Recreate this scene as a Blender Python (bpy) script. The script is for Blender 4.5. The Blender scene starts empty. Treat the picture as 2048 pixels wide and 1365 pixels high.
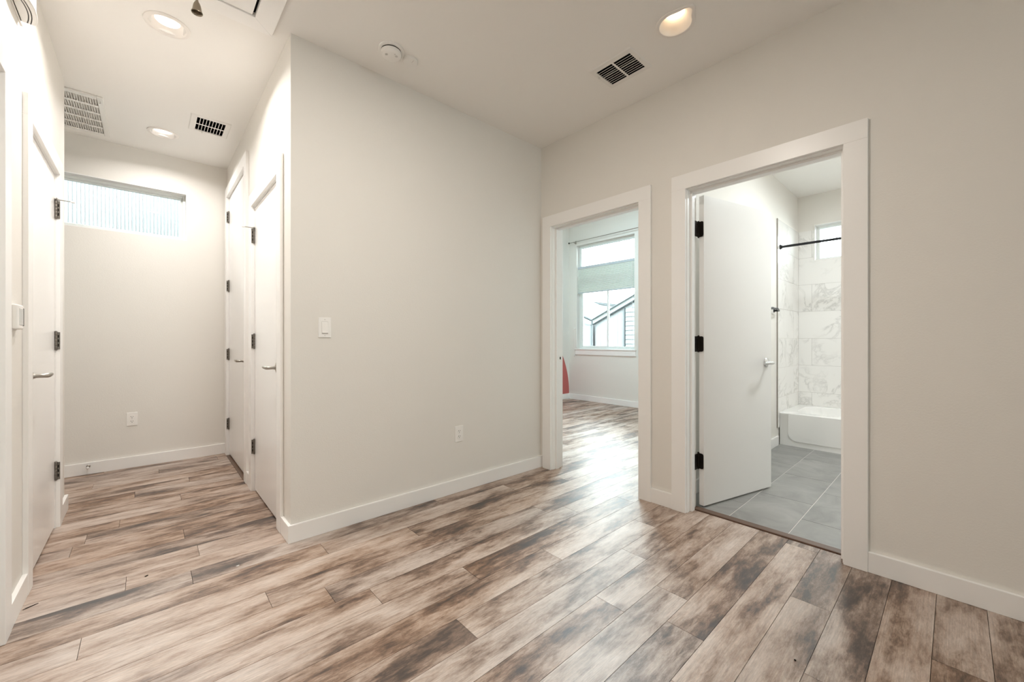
import bpy, math, random
from math import sin, cos, pi, radians
from mathutils import Vector, Matrix

random.seed(7)
S = bpy.context.scene
COL = S.collection

# ------------------------------------------------------------------ camera
F_PX, W_PX, H_PX = 805.0, 2048, 1365
YAW = math.atan2(730, 805)
cam_d = bpy.data.cameras.new('camera')
cam = bpy.data.objects.new('camera', cam_d)
COL.objects.link(cam)
cam.location = (0, 0, 1.088)
cam.rotation_euler = (radians(90), 0, -YAW)
cam_d.sensor_width = 36
cam_d.lens = 36 * F_PX / W_PX
cam_d.shift_y = -1.5 / W_PX
cam_d.clip_start = 0.02
S.camera = cam

# ------------------------------------------------------------------ world, exposure
SKY = 16.0
w = bpy.data.worlds.new('sky')
S.world = w
w.use_nodes = True
w.node_tree.nodes['Background'].inputs[0].default_value = (0.86, 0.955, 1.0, 1)
w.node_tree.nodes['Background'].inputs[1].default_value = SKY
S.view_settings.view_transform = 'Standard'
S.view_settings.look = 'None'
S.view_settings.gamma = 1
S.view_settings.use_curve_mapping = False
S.view_settings.exposure = 0.31
S.cycles.max_bounces = 14
S.cycles.diffuse_bounces = 8
S.cycles.glossy_bounces = 5
S.cycles.transparent_max_bounces = 12
S.cycles.use_denoising = True
S.cycles.sample_clamp_indirect = 8
S.cycles.caustics_reflective = False
S.cycles.caustics_refractive = False

CAN_W = dict(hall=12.5, end=7.5, back=22, bath=27, bed=46)


def portal(name, loc, rot, sx, sy):
    """daylight portal filling a window opening: helps sample the sky, emits nothing itself"""
    d = bpy.data.lights.new(name, 'AREA')
    d.shape = 'RECTANGLE'
    d.size, d.size_y = sx, sy
    d.cycles.is_portal = True
    o = bpy.data.objects.new(name, d)
    COL.objects.link(o)
    o.location = loc
    o.rotation_euler = rot
    return o


portal('daylight_portal', (6.02, 4.09, 1.87), (radians(90), 0, radians(90)), 1.18, 1.9)
portal('daylight_portal', (-0.34, 4.90, 2.215), (radians(90), 0, radians(180)), 1.22, 0.43)
portal('daylight_portal', (5.83, 0.79, 2.205), (radians(90), 0, radians(90)), 0.6, 0.41)
portal('daylight_portal', (1.8, -6.16, 1.625), (radians(90), 0, 0), 1.0, 1.45)
portal('daylight_portal', (6.02, 2.33, 1.87), (radians(90), 0, radians(90)), 1.18, 1.9)

# ------------------------------------------------------------------ materials
def new_mat(name):
    m = bpy.data.materials.new(name)
    m.use_nodes = True
    nt = m.node_tree
    b = nt.nodes['Principled BSDF']
    return m, nt, b


def N(nt, t, **kw):
    n = nt.nodes.new(t)
    for k, v in kw.items():
        setattr(n, k, v)
    return n


def mat(name, col, rough=0.5, metal=0.0, bump=0.0, bscale=200, spec=0.5, emit=None, es=0, coat=0, var=0.0):
    m, nt, b = new_mat(name)
    b.inputs['Base Color'].default_value = (*col, 1)
    b.inputs['Roughness'].default_value = rough
    b.inputs['Metallic'].default_value = metal
    b.inputs['Specular IOR Level'].default_value = spec
    b.inputs['Coat Weight'].default_value = coat
    tc = N(nt, 'ShaderNodeTexCoord')
    if var > 0:
        n = N(nt, 'ShaderNodeTexNoise')
        n.inputs['Scale'].default_value = 3.0
        nt.links.new(tc.outputs['Object'], n.inputs['Vector'])
        mx = N(nt, 'ShaderNodeMix', data_type='RGBA')
        mx.inputs['A'].default_value = (*[c * (1 - var) for c in col], 1)
        mx.inputs['B'].default_value = (*[min(1, c * (1 + var)) for c in col], 1)
        nt.links.new(n.outputs['Fac'], mx.inputs['Factor'])
        nt.links.new(mx.outputs['Result'], b.inputs['Base Color'])
    if bump > 0:
        n = N(nt, 'ShaderNodeTexNoise')
        n.inputs['Scale'].default_value = bscale
        n.inputs['Detail'].default_value = 3
        nt.links.new(tc.outputs['Object'], n.inputs['Vector'])
        bp = N(nt, 'ShaderNodeBump')
        bp.inputs['Strength'].default_value = bump
        bp.inputs['Distance'].default_value = 0.002
        nt.links.new(n.outputs['Fac'], bp.inputs['Height'])
        nt.links.new(bp.outputs['Normal'], b.inputs['Normal'])
    if emit:
        b.inputs['Emission Color'].default_value = (*emit, 1)
        b.inputs['Emission Strength'].default_value = es
    return m


M = {}
M['wall'] = mat('wall_paint', (0.765, 0.738, 0.693), 0.6, bump=0.25, bscale=140, spec=0.3, var=0.01)
M['ceiling'] = mat('ceiling_paint', (0.86, 0.84, 0.81), 0.8, bump=0.15, bscale=120, spec=0.2)
M['trim'] = mat('white_trim_paint', (0.87, 0.855, 0.835), 0.32, spec=0.5, bump=0.04, bscale=30)
M['door'] = mat('white_door_paint', (0.87, 0.86, 0.845), 0.25, spec=0.5, bump=0.03, bscale=25)
M['plastic'] = mat('white_plastic', (0.84, 0.82, 0.79), 0.35)
M['plastic_grey'] = mat('pale_grey_plastic', (0.62, 0.6, 0.57), 0.4)
M['metal_white'] = mat('white_enamelled_metal', (0.80, 0.78, 0.745), 0.4)
M['black'] = mat('black_void', (0.006, 0.006, 0.006), 0.8, spec=0.1)
M['dark'] = mat('dark_gap', (0.02, 0.017, 0.014), 0.8, spec=0.1)
M['bronze'] = mat('dark_bronze_metal', (0.035, 0.028, 0.024), 0.38, metal=0.7, bump=0.1)
M['blackmetal'] = mat('matte_black_metal', (0.008, 0.009, 0.011), 0.35, metal=0.2)
M['nickel'] = mat('satin_nickel', (0.40, 0.37, 0.33), 0.35, metal=1.0, bump=0.03)
M['hinge'] = mat('dull_hinge_steel', (0.20, 0.18, 0.155), 0.42, metal=0.85)
M['chrome'] = mat('polished_chrome', (0.78, 0.78, 0.78), 0.12, metal=1.0)
M['brass'] = mat('antique_nickel', (0.36, 0.31, 0.24), 0.32, metal=0.9, bump=0.08)
M['rubber'] = mat('white_rubber', (0.82, 0.8, 0.78), 0.6)
M['acrylic'] = mat('white_tub_acrylic', (0.85, 0.84, 0.82), 0.15, coat=0.3)
M['grout'] = mat('grey_grout', (0.42, 0.40, 0.37), 0.9)
M['groutw'] = mat('white_floor_grout', (0.72, 0.70, 0.66), 0.9)
M['glow'] = mat('lamp_diffuser', (0.9, 0.88, 0.85), 0.5, emit=(1.0, 0.93, 0.84), es=1.3)
M['glow_end'] = mat('lamp_diffuser_white', (0.9, 0.88, 0.85), 0.5, emit=(1.0, 0.97, 0.93), es=1.6)
M['glow_dim'] = mat('lamp_bulb_warm', (0.85, 0.8, 0.72), 0.4, emit=(1.0, 0.76, 0.50), es=3.0)
M['can'] = mat('lamp_trim_paint', (0.82, 0.78, 0.74), 0.4)
M['red'] = mat('red_wall_paint', (0.50, 0.125, 0.11), 0.45, bump=0.2, bscale=140)
M['vinyl'] = mat('white_window_vinyl', (0.78, 0.81, 0.79), 0.35)
M['siding'] = mat('pale_vertical_siding', (0.17, 0.18, 0.183), 0.8, var=0.05)
M['siding2'] = mat('pale_lap_siding', (0.145, 0.157, 0.157), 0.8, var=0.05)
M['trim_shadow'] = mat('dark_trim_and_shadow', (0.05, 0.06, 0.063), 0.7)  # dark trim and roof edges, also the painted shadow strips
M['fascia'] = mat('pale_house_fascia', (0.18, 0.195, 0.195), 0.7)
M['shingle'] = mat('grey_roof_shingle', (0.037, 0.04, 0.039), 0.9, bump=0.8, bscale=30, var=0.3)
M['metalwall'] = mat('white_corrugated_metal', (0.20, 0.20, 0.20), 0.6)
M['ground'] = mat('ground_gravel', (0.12, 0.12, 0.11), 0.9, bump=0.5, bscale=20, var=0.2)
M['fabric'] = None
M['threshold'] = mat('brown_threshold_wood', (0.12, 0.066, 0.041), 0.35, bump=0.3, bscale=60, var=0.25)


def fabric_mat():
    m, nt, b = new_mat('cellular_shade_fabric')
    b.inputs['Base Color'].default_value = (0.74, 0.76, 0.72, 1)
    b.inputs['Roughness'].default_value = 0.9
    tr = N(nt, 'ShaderNodeBsdfTranslucent')
    tr.inputs['Color'].default_value = (0.62, 0.70, 0.64, 1)
    mx = N(nt, 'ShaderNodeMixShader')
    mx.inputs[0].default_value = 0.16
    nt.links.new(b.outputs[0], mx.inputs[1])
    nt.links.new(tr.outputs[0], mx.inputs[2])
    nt.links.new(mx.outputs[0], nt.nodes['Material Output'].inputs[0])
    return m


M['fabric'] = fabric_mat()


def glass_mat():
    m, nt, b = new_mat('window_glass')
    nt.nodes.remove(b)
    t = N(nt, 'ShaderNodeBsdfTransparent')
    t.inputs[0].default_value = (0.95, 0.98, 0.97, 1)
    g = N(nt, 'ShaderNodeBsdfGlossy')
    g.inputs['Roughness'].default_value = 0.02
    f = N(nt, 'ShaderNodeFresnel')
    f.inputs[0].default_value = 1.35
    mx = N(nt, 'ShaderNodeMixShader')
    nt.links.new(f.outputs[0], mx.inputs[0])
    nt.links.new(t.outputs[0], mx.inputs[1])
    nt.links.new(g.outputs[0], mx.inputs[2])
    nt.links.new(mx.outputs[0], nt.nodes['Material Output'].inputs[0])
    return m


M['glass'] = glass_mat()


def ramp(nt, stops, interp='LINEAR'):
    r = N(nt, 'ShaderNodeValToRGB')
    r.color_ramp.interpolation = interp
    e = r.color_ramp.elements
    while len(e) < len(stops):
        e.new(0.5)
    for k, (p, c) in zip(e, stops):
        k.position = p
        k.color = (*c, 1)
    return r


def math_n(nt, op, a, b=None, clamp=False):
    n = N(nt, 'ShaderNodeMath', operation=op, use_clamp=clamp)
    for i, v in enumerate((a, b)):
        if v is None:
            continue
        if isinstance(v, (int, float)):
            n.inputs[i].default_value = v
        else:
            nt.links.new(v, n.inputs[i])
    return n.outputs[0]


def piece_coords(nt, scale, spread=(31.0, 17.0, 9.0)):
    """object coordinates shifted by each plank's / tile's own random vector"""
    tc = N(nt, 'ShaderNodeTexCoord')
    at = N(nt, 'ShaderNodeAttribute', attribute_name='piece')
    mu = N(nt, 'ShaderNodeVectorMath', operation='MULTIPLY')
    mu.inputs[1].default_value = spread
    nt.links.new(at.outputs['Color'], mu.inputs[0])
    ad = N(nt, 'ShaderNodeVectorMath', operation='ADD')
    nt.links.new(tc.outputs['Object'], ad.inputs[0])
    nt.links.new(mu.outputs[0], ad.inputs[1])
    sc = N(nt, 'ShaderNodeVectorMath', operation='MULTIPLY')
    sc.inputs[1].default_value = scale
    nt.links.new(ad.outputs[0], sc.inputs[0])
    return sc.outputs[0], at, ad.outputs[0]


def wood_mat():
    m, nt, b = new_mat('distressed_wood_plank')
    v1, at, base = piece_coords(nt, (2.3, 8.5, 1))

    def noise(scale, detail, rough, dist, vec):
        n = N(nt, 'ShaderNodeTexNoise')
        n.inputs['Scale'].default_value = scale
        n.inputs['Detail'].default_value = detail
        n.inputs['Roughness'].default_value = rough
        n.inputs['Distortion'].default_value = dist
        nt.links.new(vec, n.inputs['Vector'])
        return n.outputs['Fac']

    def stretch(k):
        q = N(nt, 'ShaderNodeVectorMath', operation='MULTIPLY')
        q.inputs[1].default_value = k
        nt.links.new(base, q.inputs[0])
        return q.outputs[0]
    broad = noise(1.0, 3, 0.55, 0.3, v1)                       # smoky patches
    wisp = noise(1.0, 10, 0.78, 0.25, stretch((11.0, 42.0, 1)))    # wispy edges along the grain
    grain = noise(1.0, 3, 0.6, 0.25, stretch((3.0, 210.0, 1)))  # saw-cut lines
    fine = noise(1.0, 5, 0.7, 0.2, stretch((28.0, 230.0, 1)))   # short fibres
    sep = N(nt, 'ShaderNodeSeparateColor')
    nt.links.new(at.outputs['Color'], sep.inputs[0])
    # dark stain: patches with wispy borders, more on some planks than on others
    t = math_n(nt, 'ADD', math_n(nt, 'MULTIPLY', broad, 1.12), math_n(nt, 'MULTIPLY', wisp, 0.88))
    t = math_n(nt, 'ADD', t, math_n(nt, 'MULTIPLY', sep.outputs[2], 0.15))
    t = math_n(nt, 'SUBTRACT', t, 0.495)
    r = ramp(nt, [(0.20, (0.016, 0.010, 0.0075)), (0.35, (0.058, 0.032, 0.021)), (0.46, (0.175, 0.108, 0.073)),
                  (0.56, (0.32, 0.231, 0.178)), (0.72, (0.465, 0.375, 0.318)), (0.92, (0.565, 0.485, 0.43))])
    nt.links.new(t, r.inputs[0])
    g = math_n(nt, 'ADD', math_n(nt, 'MULTIPLY', grain, 0.75), math_n(nt, 'MULTIPLY', fine, 0.85))
    g = math_n(nt, 'ADD', g, 0.22)
    mg = N(nt, 'ShaderNodeVectorMath', operation='SCALE')
    nt.links.new(r.outputs[0], mg.inputs[0])
    nt.links.new(g, mg.inputs['Scale'])
    hs = N(nt, 'ShaderNodeHueSaturation')
    nt.links.new(mg.outputs[0], hs.inputs['Color'])
    sat = math_n(nt, 'ADD', math_n(nt, 'MULTIPLY', sep.outputs[0], 0.35), 0.88)
    nt.links.new(sat, hs.inputs['Saturation'])
    nt.links.new(hs.outputs[0], b.inputs['Base Color'])
    nt.links.new(math_n(nt, 'ADD', math_n(nt, 'MULTIPLY', wisp, 0.10), 0.36), b.inputs['Roughness'])
    b.inputs['IOR'].default_value = 1.6
    b.inputs['Specular IOR Level'].default_value = 0.8
    bp = N(nt, 'ShaderNodeBump')
    bp.inputs['Strength'].default_value = 0.10
    bp.inputs['Distance'].default_value = 0.001
    nt.links.new(g, bp.inputs['Height'])
    nt.links.new(bp.outputs['Normal'], b.inputs['Normal'])
    return m


M['wood'] = wood_mat()


def marble_mat():
    m, nt, b = new_mat('white_marble_tile')
    v1, at, base = piece_coords(nt, (1, 1, 1), (13.0, 7.0, 19.0))
    wv = N(nt, 'ShaderNodeTexNoise')
    wv.inputs['Scale'].default_value = 2.6
    wv.inputs['Detail'].default_value = 7
    wv.inputs['Roughness'].default_value = 0.62
    wv.inputs['Distortion'].default_value = 1.4
    nt.links.new(v1, wv.inputs['Vector'])
    vein = math_n(nt, 'ABSOLUTE', math_n(nt, 'SUBTRACT', wv.outputs['Fac'], 0.5))
    r = ramp(nt, [(0.0, (1, 1, 1)), (0.012, (0.55, 0.55, 0.55)), (0.05, (0, 0, 0))])
    nt.links.new(vein, r.inputs[0])
    ms = N(nt, 'ShaderNodeTexNoise')
    ms.inputs['Scale'].default_value = 3.0
    nt.links.new(v1, ms.inputs['Vector'])
    mk = ramp(nt, [(0.44, (0, 0, 0)), (0.64, (1, 1, 1))])
    nt.links.new(ms.outputs['Fac'], mk.inputs[0])
    f = math_n(nt, 'MULTIPLY', math_n(nt, 'MULTIPLY', r.outputs[0], mk.outputs[0]), 0.5)
    mx = N(nt, 'ShaderNodeMix', data_type='RGBA')
    mx.inputs['A'].default_value = (0.84, 0.825, 0.80, 1)
    mx.inputs['B'].default_value = (0.36, 0.35, 0.33, 1)
    nt.links.new(f, mx.inputs['Factor'])
    nt.links.new(mx.outputs['Result'], b.inputs['Base Color'])
    b.inputs['Roughness'].default_value = 0.16
    return m


M['marble'] = marble_mat()


def slate_mat():
    m, nt, b = new_mat('grey_floor_tile')
    v1, at, base = piece_coords(nt, (1, 1, 1), (13.0, 7.0, 19.0))
    n = N(nt, 'ShaderNodeTexNoise')
    n.inputs['Scale'].default_value = 4
    n.inputs['Detail'].default_value = 7
    n.inputs['Roughness'].default_value = 0.6
    n.inputs['Distortion'].default_value = 0.8
    nt.links.new(v1, n.inputs['Vector'])
    r = ramp(nt, [(0.3, (0.20, 0.20, 0.19)), (0.7, (0.335, 0.33, 0.315))])
    nt.links.new(n.outputs['Fac'], r.inputs[0])
    nt.links.new(r.outputs[0], b.inputs['Base Color'])
    b.inputs['Roughness'].default_value = 0.36
    bp = N(nt, 'ShaderNodeBump')
    bp.inputs['Strength'].default_value = 0.15
    bp.inputs['Distance'].default_value = 0.002
    nt.links.new(n.outputs['Fac'], bp.inputs['Height'])
    nt.links.new(bp.outputs['Normal'], b.inputs['Normal'])
    return m


M['slate'] = slate_mat()

# ------------------------------------------------------------------ mesh building
ROOT = {}


class MB:
    def __init__(self, xf=None):
        self.v, self.f, self.a, self.xf = [], [], [], xf

    def add(self, verts, faces, attr=None):
        k = len(self.v)
        if self.xf:
            verts = [self.xf(p) for p in verts]
        self.v += [tuple(p) for p in verts]
        self.f += [[i + k for i in f] for f in faces]
        self.a += [attr or (0, 0, 0)] * len(faces)
        return self

    def box(self, x0, x1, y0, y1, z0, z1, attr=None):
        x0, x1 = min(x0, x1), max(x0, x1)
        y0, y1 = min(y0, y1), max(y0, y1)
        z0, z1 = min(z0, z1), max(z0, z1)
        v = [(x, y, z) for z in (z0, z1) for y in (y0, y1) for x in (x0, x1)]
        f = [(0, 2, 3, 1), (4, 5, 7, 6), (0, 1, 5, 4), (2, 6, 7, 3), (0, 4, 6, 2), (1, 3, 7, 5)]
        return self.add(v, f, attr)

    def quad(self, *p):
        return self.add(p, [tuple(range(len(p)))])

    def lathe(self, prof, origin=(0, 0, 0), axis=(0, 0, 1), n=32, close=True):
        """profile of (radius, height along axis)"""
        ax = Vector(axis).normalized()
        t = Vector((1, 0, 0)) if abs(ax.x) < 0.9 else Vector((0, 1, 0))
        u = ax.cross(t).normalized()
        vv = ax.cross(u)
        o = Vector(origin)
        verts, faces = [], []
        for (r, h) in prof:
            for i in range(n):
                a = 2 * pi * i / n
                verts.append(o + ax * h + (u * cos(a) + vv * sin(a)) * r)
        for j in range(len(prof) - 1):
            for i in range(n):
                i2 = (i + 1) % n
                faces.append((j * n + i, j * n + i2, (j + 1) * n + i2, (j + 1) * n + i))
        if close:
            faces.append(tuple(reversed(range(n))))
            faces.append(tuple((len(prof) - 1) * n + i for i in range(n)))
        return self.add(verts, faces)

    def cyl(self, p0, p1, r, n=16):
        d = Vector(p1) - Vector(p0)
        return self.lathe([(r, 0), (r, d.length)], p0, d, n)

    def tube(self, pts, r, n=10, flat=1.0):
        """round bar along a path; r may be a list of radii"""
        P = [Vector(p) for p in pts]
        rr = r if isinstance(r, (list, tuple)) else [r] * len(P)
        verts, faces = [], []
        prev = None
        for i, p in enumerate(P):
            d = (P[min(i + 1, len(P) - 1)] - P[max(i - 1, 0)]).normalized()
            if prev is None:
                t = Vector((0, 0, 1)) if abs(d.z) < 0.9 else Vector((1, 0, 0))
                u = d.cross(t).normalized()
            else:
                u = (prev - d * prev.dot(d)).normalized()
            prev = u
            q = d.cross(u)
            for k in range(n):
                a = 2 * pi * k / n
                verts.append(p + (u * cos(a) + q * sin(a) * flat) * rr[i])
        for j in range(len(P) - 1):
            for k in range(n):
                k2 = (k + 1) % n
                faces.append((j * n + k, j * n + k2, (j + 1) * n + k2, (j + 1) * n + k))
        faces.append(tuple(reversed(range(n))))
        faces.append(tuple((len(P) - 1) * n + k for k in range(n)))
        return self.add(verts, faces)

    def prism(self, outline, vec):
        """closed outline (list of 3-D points) extruded along vec"""
        n = len(outline)
        a = [Vector(p) for p in outline]
        b = [p + Vector(vec) for p in a]
        f = [tuple(reversed(range(n))), tuple(range(n, 2 * n))]
        f += [(i, (i + 1) % n, n + (i + 1) % n, n + i) for i in range(n)]
        return self.add(a + b, f)

    def build(self, name, material, parent=None, bevel=0.0, smooth=False, origin=None, seg=2, flip=False):
        if origin is None:
            origin = ROOT.get(parent.name, (0, 0, 0)) if parent else (0, 0, 0)
        me = bpy.data.meshes.new(name)
        o3 = Vector(origin)
        me.from_pydata([tuple(Vector(p) - o3) for p in self.v], [], self.f)
        at = me.attributes.new('piece', 'FLOAT_COLOR', 'FACE')
        at.data.foreach_set('color', [c for a in self.a for c in (*a, 1.0)])
        me.validate()
        import bmesh
        bm = bmesh.new()
        bm.from_mesh(me)
        bmesh.ops.recalc_face_normals(bm, faces=bm.faces)
        bm.to_mesh(me)
        bm.free()
        if smooth:
            for p in me.polygons:
                p.use_smooth = True
            me.set_sharp_from_angle(angle=radians(35))
        me.materials.append(material)
        ob = bpy.data.objects.new(name, me)
        COL.objects.link(ob)
        if parent:
            ob.parent = parent
            ROOT[ob.name] = tuple(origin)
        else:
            ob.location = origin
            ROOT[ob.name] = tuple(origin)
        if bevel > 0:
            b = ob.modifiers.new('bevel', 'BEVEL')
            b.width = bevel
            b.segments = seg
            b.limit_method = 'ANGLE'
            b.angle_limit = radians(40)
        return ob


def tag(o, label, cat, kind=None, group=None):
    o['label'] = label
    o['category'] = cat
    if kind:
        o['kind'] = kind
    if group:
        o['group'] = group
    return o


def thing(name, loc, label, cat, kind=None, group=None):
    o = bpy.data.objects.new(name, None)
    o.empty_display_size = 0.1
    COL.objects.link(o)
    o.location = loc
    ROOT[o.name] = tuple(loc)
    return tag(o, label, cat, kind, group)


def struct(o, label, cat):
    return tag(o, label, cat, 'structure')


def holes_rect(u0, u1, v0, v1, holes):
    """cells of a rectangle around rectangular holes"""
    us = sorted({u0, u1, *[c for h in holes for c in h[:2]]})
    vs = sorted({v0, v1, *[c for h in holes for c in h[2:]]})
    us = [u for u in us if u0 <= u <= u1]
    vs = [v for v in vs if v0 <= v <= v1]
    out = []
    for a, b in zip(us, us[1:]):
        run = None
        for c, d in zip(vs, vs[1:]):
            mu, mv = (a + b) / 2, (c + d) / 2
            solid = not any(h[0] < mu < h[1] and h[2] < mv < h[3] for h in holes)
            if solid:
                run = (run[0], d) if run else (c, d)
            elif run:
                out.append((a, b, *run))
                run = None
        if run:
            out.append((a, b, *run))
    return out


H = 2.743          # hall and bathroom ceiling
HB = 3.45          # bedroom ceiling
XR, XHR, XHL = 2.52, 0.573, -0.392      # wall faces: right, hall right, hall left
YM, YE = 2.405, 4.74                    # wall faces: middle, hall end
YBACK = -6.0  # room lengthened behind the camera so its added window lights frontally


def wall_x(name, x0, x1, y0, y1, z1, holes, label, material=None, z0=0.0):
    mb = MB()
    for (a, b, c, d) in holes_rect(y0, y1, z0, z1, holes):
        mb.box(x0, x1, a, b, c, d)
    return struct(mb.build(name, material or M['wall']), label, 'wall')


def wall_y(name, y0, y1, x0, x1, z1, holes, label, material=None, z0=0.0):
    mb = MB()
    for (a, b, c, d) in holes_rect(x0, x1, z0, z1, holes):
        mb.box(a, b, y0, y1, c, d)
    return struct(mb.build(name, material or M['wall']), label, 'wall')


RB = 0.013   # rough opening beyond the casing's inner edge
# door openings (casing inner edges): bathroom, bedroom, hall doors
BATH = (0.367, 1.140, 2.040)
BED = (1.466, 2.280, 2.040)
DA = (2.640, 3.400, 2.052)
DB = (3.700, 4.618, 2.435)
DC = (2.745, 3.505, 2.052)
DD = (1.480, 2.280, 2.045)


def ro(d):
    return (d[0] - RB, d[1] + RB, -1, d[2] + RB)


wall_x('wall_right', XR, 2.64, YBACK, 2.525, H, [ro(BATH), ro(BED)],
       'beige painted wall with the bathroom and bedroom doorways')
wall_y('wall_middle', YM, 2.525, 0.69, XR, H, [], 'plain beige wall with a light switch and an outlet')
wall_x('wall_hall_right', XHR, 0.69, YM, YE, H, [ro(DA), ro(DB)],
       'white hallway wall holding the two closet doors')
wall_x('wall_hall_left', -0.51, XHL, YBACK, 3.83, H, [ro(DC), ro(DD)],
       'white hallway wall holding the thermostat and door chime')
wall_y('wall_end', YE, 4.88, -1.45, 2.525, H, [(-0.95, 0.272, 2.0, 2.43)], 'white wall at the end of the hallway under the high window')
wall_y('wall_alcove_front', 3.71, 3.83, -1.45, -0.51, H, [], 'white wall turning the corner behind the hallway')
wall_x('wall_alcove_left', -1.57, -1.45, YBACK, 4.88, H, [], 'white side wall of the alcove past the hallway')
wall_y('wall_back', YBACK - 0.12, YBACK, -1.57, 2.64, H, [(1.3, 2.3, 0.9, 2.35)], 'beige wall far behind the camera with an added window')
# bathroom
XT = 5.67
wall_y('wall_bathroom_left', 1.25, 1.36, 2.64, XT + 0.16, HB, [], 'white side wall between bathroom and bedroom')
wall_x('wall_bathroom_back', XT, XT + 0.16, -0.4, 1.25, HB, [(0.49, 1.088, 2.0, 2.408)], 'bathroom back wall above the bathtub with a small window')
wall_y('wall_bathroom_right', -0.52, -0.4, 2.64, XT + 0.16, HB, [], 'bathroom side wall behind the door casing')
# bedroom
XF, YL = 5.85, 4.86
wall_x('wall_bedroom_window', XF, XF + 0.16, 1.36, YL + 0.12, HB, [(3.50, 4.68, 0.915, 2.82), (1.74, 2.92, 0.915, 2.82)], 'pale bedroom wall around the tall window')
wall_y('wall_bedroom_left', YL, YL + 0.12, 2.64, XF, HB, [], 'pale bedroom side wall with the red painted arch')
wall_x('wall_bedroom_entry', 2.525, 2.64, 2.525, YL + 0.12, HB, [], 'bedroom wall beside its doorway')
wall_x('wall_bedroom_header', 2.53, 2.64, 1.25, 2.525, HB, [], 'bedroom wall above its doorway', z0=H + 0.1)

# ceiling with openings for the recessed fittings
LIGHT1, LIGHT2, LIGHT3 = (0.080, 2.780), (0.095, 4.250), (2.045, 0.985)
LIGHT4 = (0.650, 0.985)
VENT_MAIN = (2.012, 2.260, 1.228, 1.520)
VENT_HALL = (0.236, 0.484, 3.730, 4.022)
RETURN = (-0.92, -0.221, 3.900, 4.610)
HATCH = (-0.16, 0.407, 0.99, 2.389)
holes = [(c[0] - 0.064, c[0] + 0.064, c[1] - 0.064, c[1] + 0.064) for c in (LIGHT1, LIGHT2, LIGHT3, LIGHT4)]
for v in (VENT_MAIN, VENT_HALL, RETURN):
    holes.append((v[0] + 0.03, v[1] - 0.03, v[2] + 0.03, v[3] - 0.03))
holes.append(HATCH)
mb = MB()
PH = 0.17
holes[2] = (LIGHT3[0] - PH, LIGHT3[0] + PH, LIGHT3[1] - PH, LIGHT3[1] + PH)
for (a, b, c, d) in holes_rect(-1.57, 2.64, YBACK - 0.12, 4.88, holes):
    mb.box(a, b, c, d, H, H + 0.1)
LOBE = math.atan2(-0.115, -0.058)


def pear_ring(r, lobe, z, n=72):
    o = []
    for k in range(n):
        a = 2 * pi * k / n
        d = (a - LOBE + pi) % (2 * pi) - pi
        rr = r + lobe * math.exp(-(d / 0.36) ** 2)
        o.append(Vector((LIGHT3[0] + rr * cos(a), LIGHT3[1] + rr * sin(a), z)))
    return o


inner_ring = pear_ring(0.080, 0.034, H)
sq = []
for k in range(72):
    a = 2 * pi * k / 72
    q = PH / max(abs(cos(a)), abs(sin(a)))
    sq.append(Vector((LIGHT3[0] + q * cos(a), LIGHT3[1] + q * sin(a), H)))
mb.add(sq + inner_ring, [(i, (i + 1) % 72, 72 + (i + 1) % 72, 72 + i) for i in range(72)])
struct(mb.build('ceiling', M['ceiling']), 'off white flat ceiling over the hallway and landing', 'ceiling')
struct(MB().box(2.64, XT + 0.16, -0.52, 1.25, H + 0.02, H + 0.12).build('ceiling_bathroom', M['ceiling']), 'white bathroom ceiling', 'ceiling')
struct(MB().box(2.53, XF + 0.16, 1.25, YL + 0.12, HB, HB + 0.1).build('ceiling_bedroom', M['ceiling']), 'high pale bedroom ceiling', 'ceiling')

struct(MB().box(-1.6, XF + 0.3, YBACK - 0.2, YL + 0.2, HB + 0.1, HB + 0.2).build('roof', M['dark']), 'flat roof slab added over the rooms to keep sky light out', 'roof')  # unseen slab added to stop sky light leaking in from above

# ------------------------------------------------------------------ plank floor
PW, PL, G = 0.1393, 1.297, 0.0016
JOINT = {0: 2.028, 1: 2.54, 2: 1.491, 3: 1.674, 4: 1.414, 5: 1.834, 6: 2.19, 7: 1.522, 8: 1.12, 9: 2.017, 10: 1.876, 11: 1.675, 12: 1.12, 13: 0.685, 14: 1.45, 15: -0.07}
mb = MB()


def planks(y0, y1, x0, x1, k):
    off = JOINT.get(k)
    if off is None:
        off = random.Random(k * 13 + 5).uniform(0, PL)
    s = off - PL * math.ceil((off - x0) / PL) if off > x0 else off - PL * math.ceil((off - x0) / PL)
    while s < x1:
        a, b = max(s, x0), min(s + PL, x1)
        rr = random.Random(int(round(s * 100)) * 77 + k * 1013)
        c = (rr.random(), rr.random(), rr.random())
        if b - a > 0.004:
            mb.box(a + G / 2, b - G / 2, y0 + G / 2, y1 - G / 2, -0.012, 0.0, c)
        s += PL


for k in range(-46, 34):
    y0, y1 = 0.334 + PW * k, 0.334 + PW * (k + 1)
    if y0 > 4.88:
        break
    x0 = -0.45 if y1 < 3.75 else -1.46
    if y1 <= 1.33:
        planks(y0, y1, x0, 2.598, k)
    else:
        planks(y0, y1, x0, 5.86, k)
fl = mb.build('floor', M['wood'])
struct(fl, 'distressed brown and grey wood plank floor', 'floor')
struct(MB().box(-1.57, 6.0, YBACK - 0.12, 5.0, -0.10, -0.0125).build('floor_underlay', M['dark']), 'dark underlay below the planks', 'floor')

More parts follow.
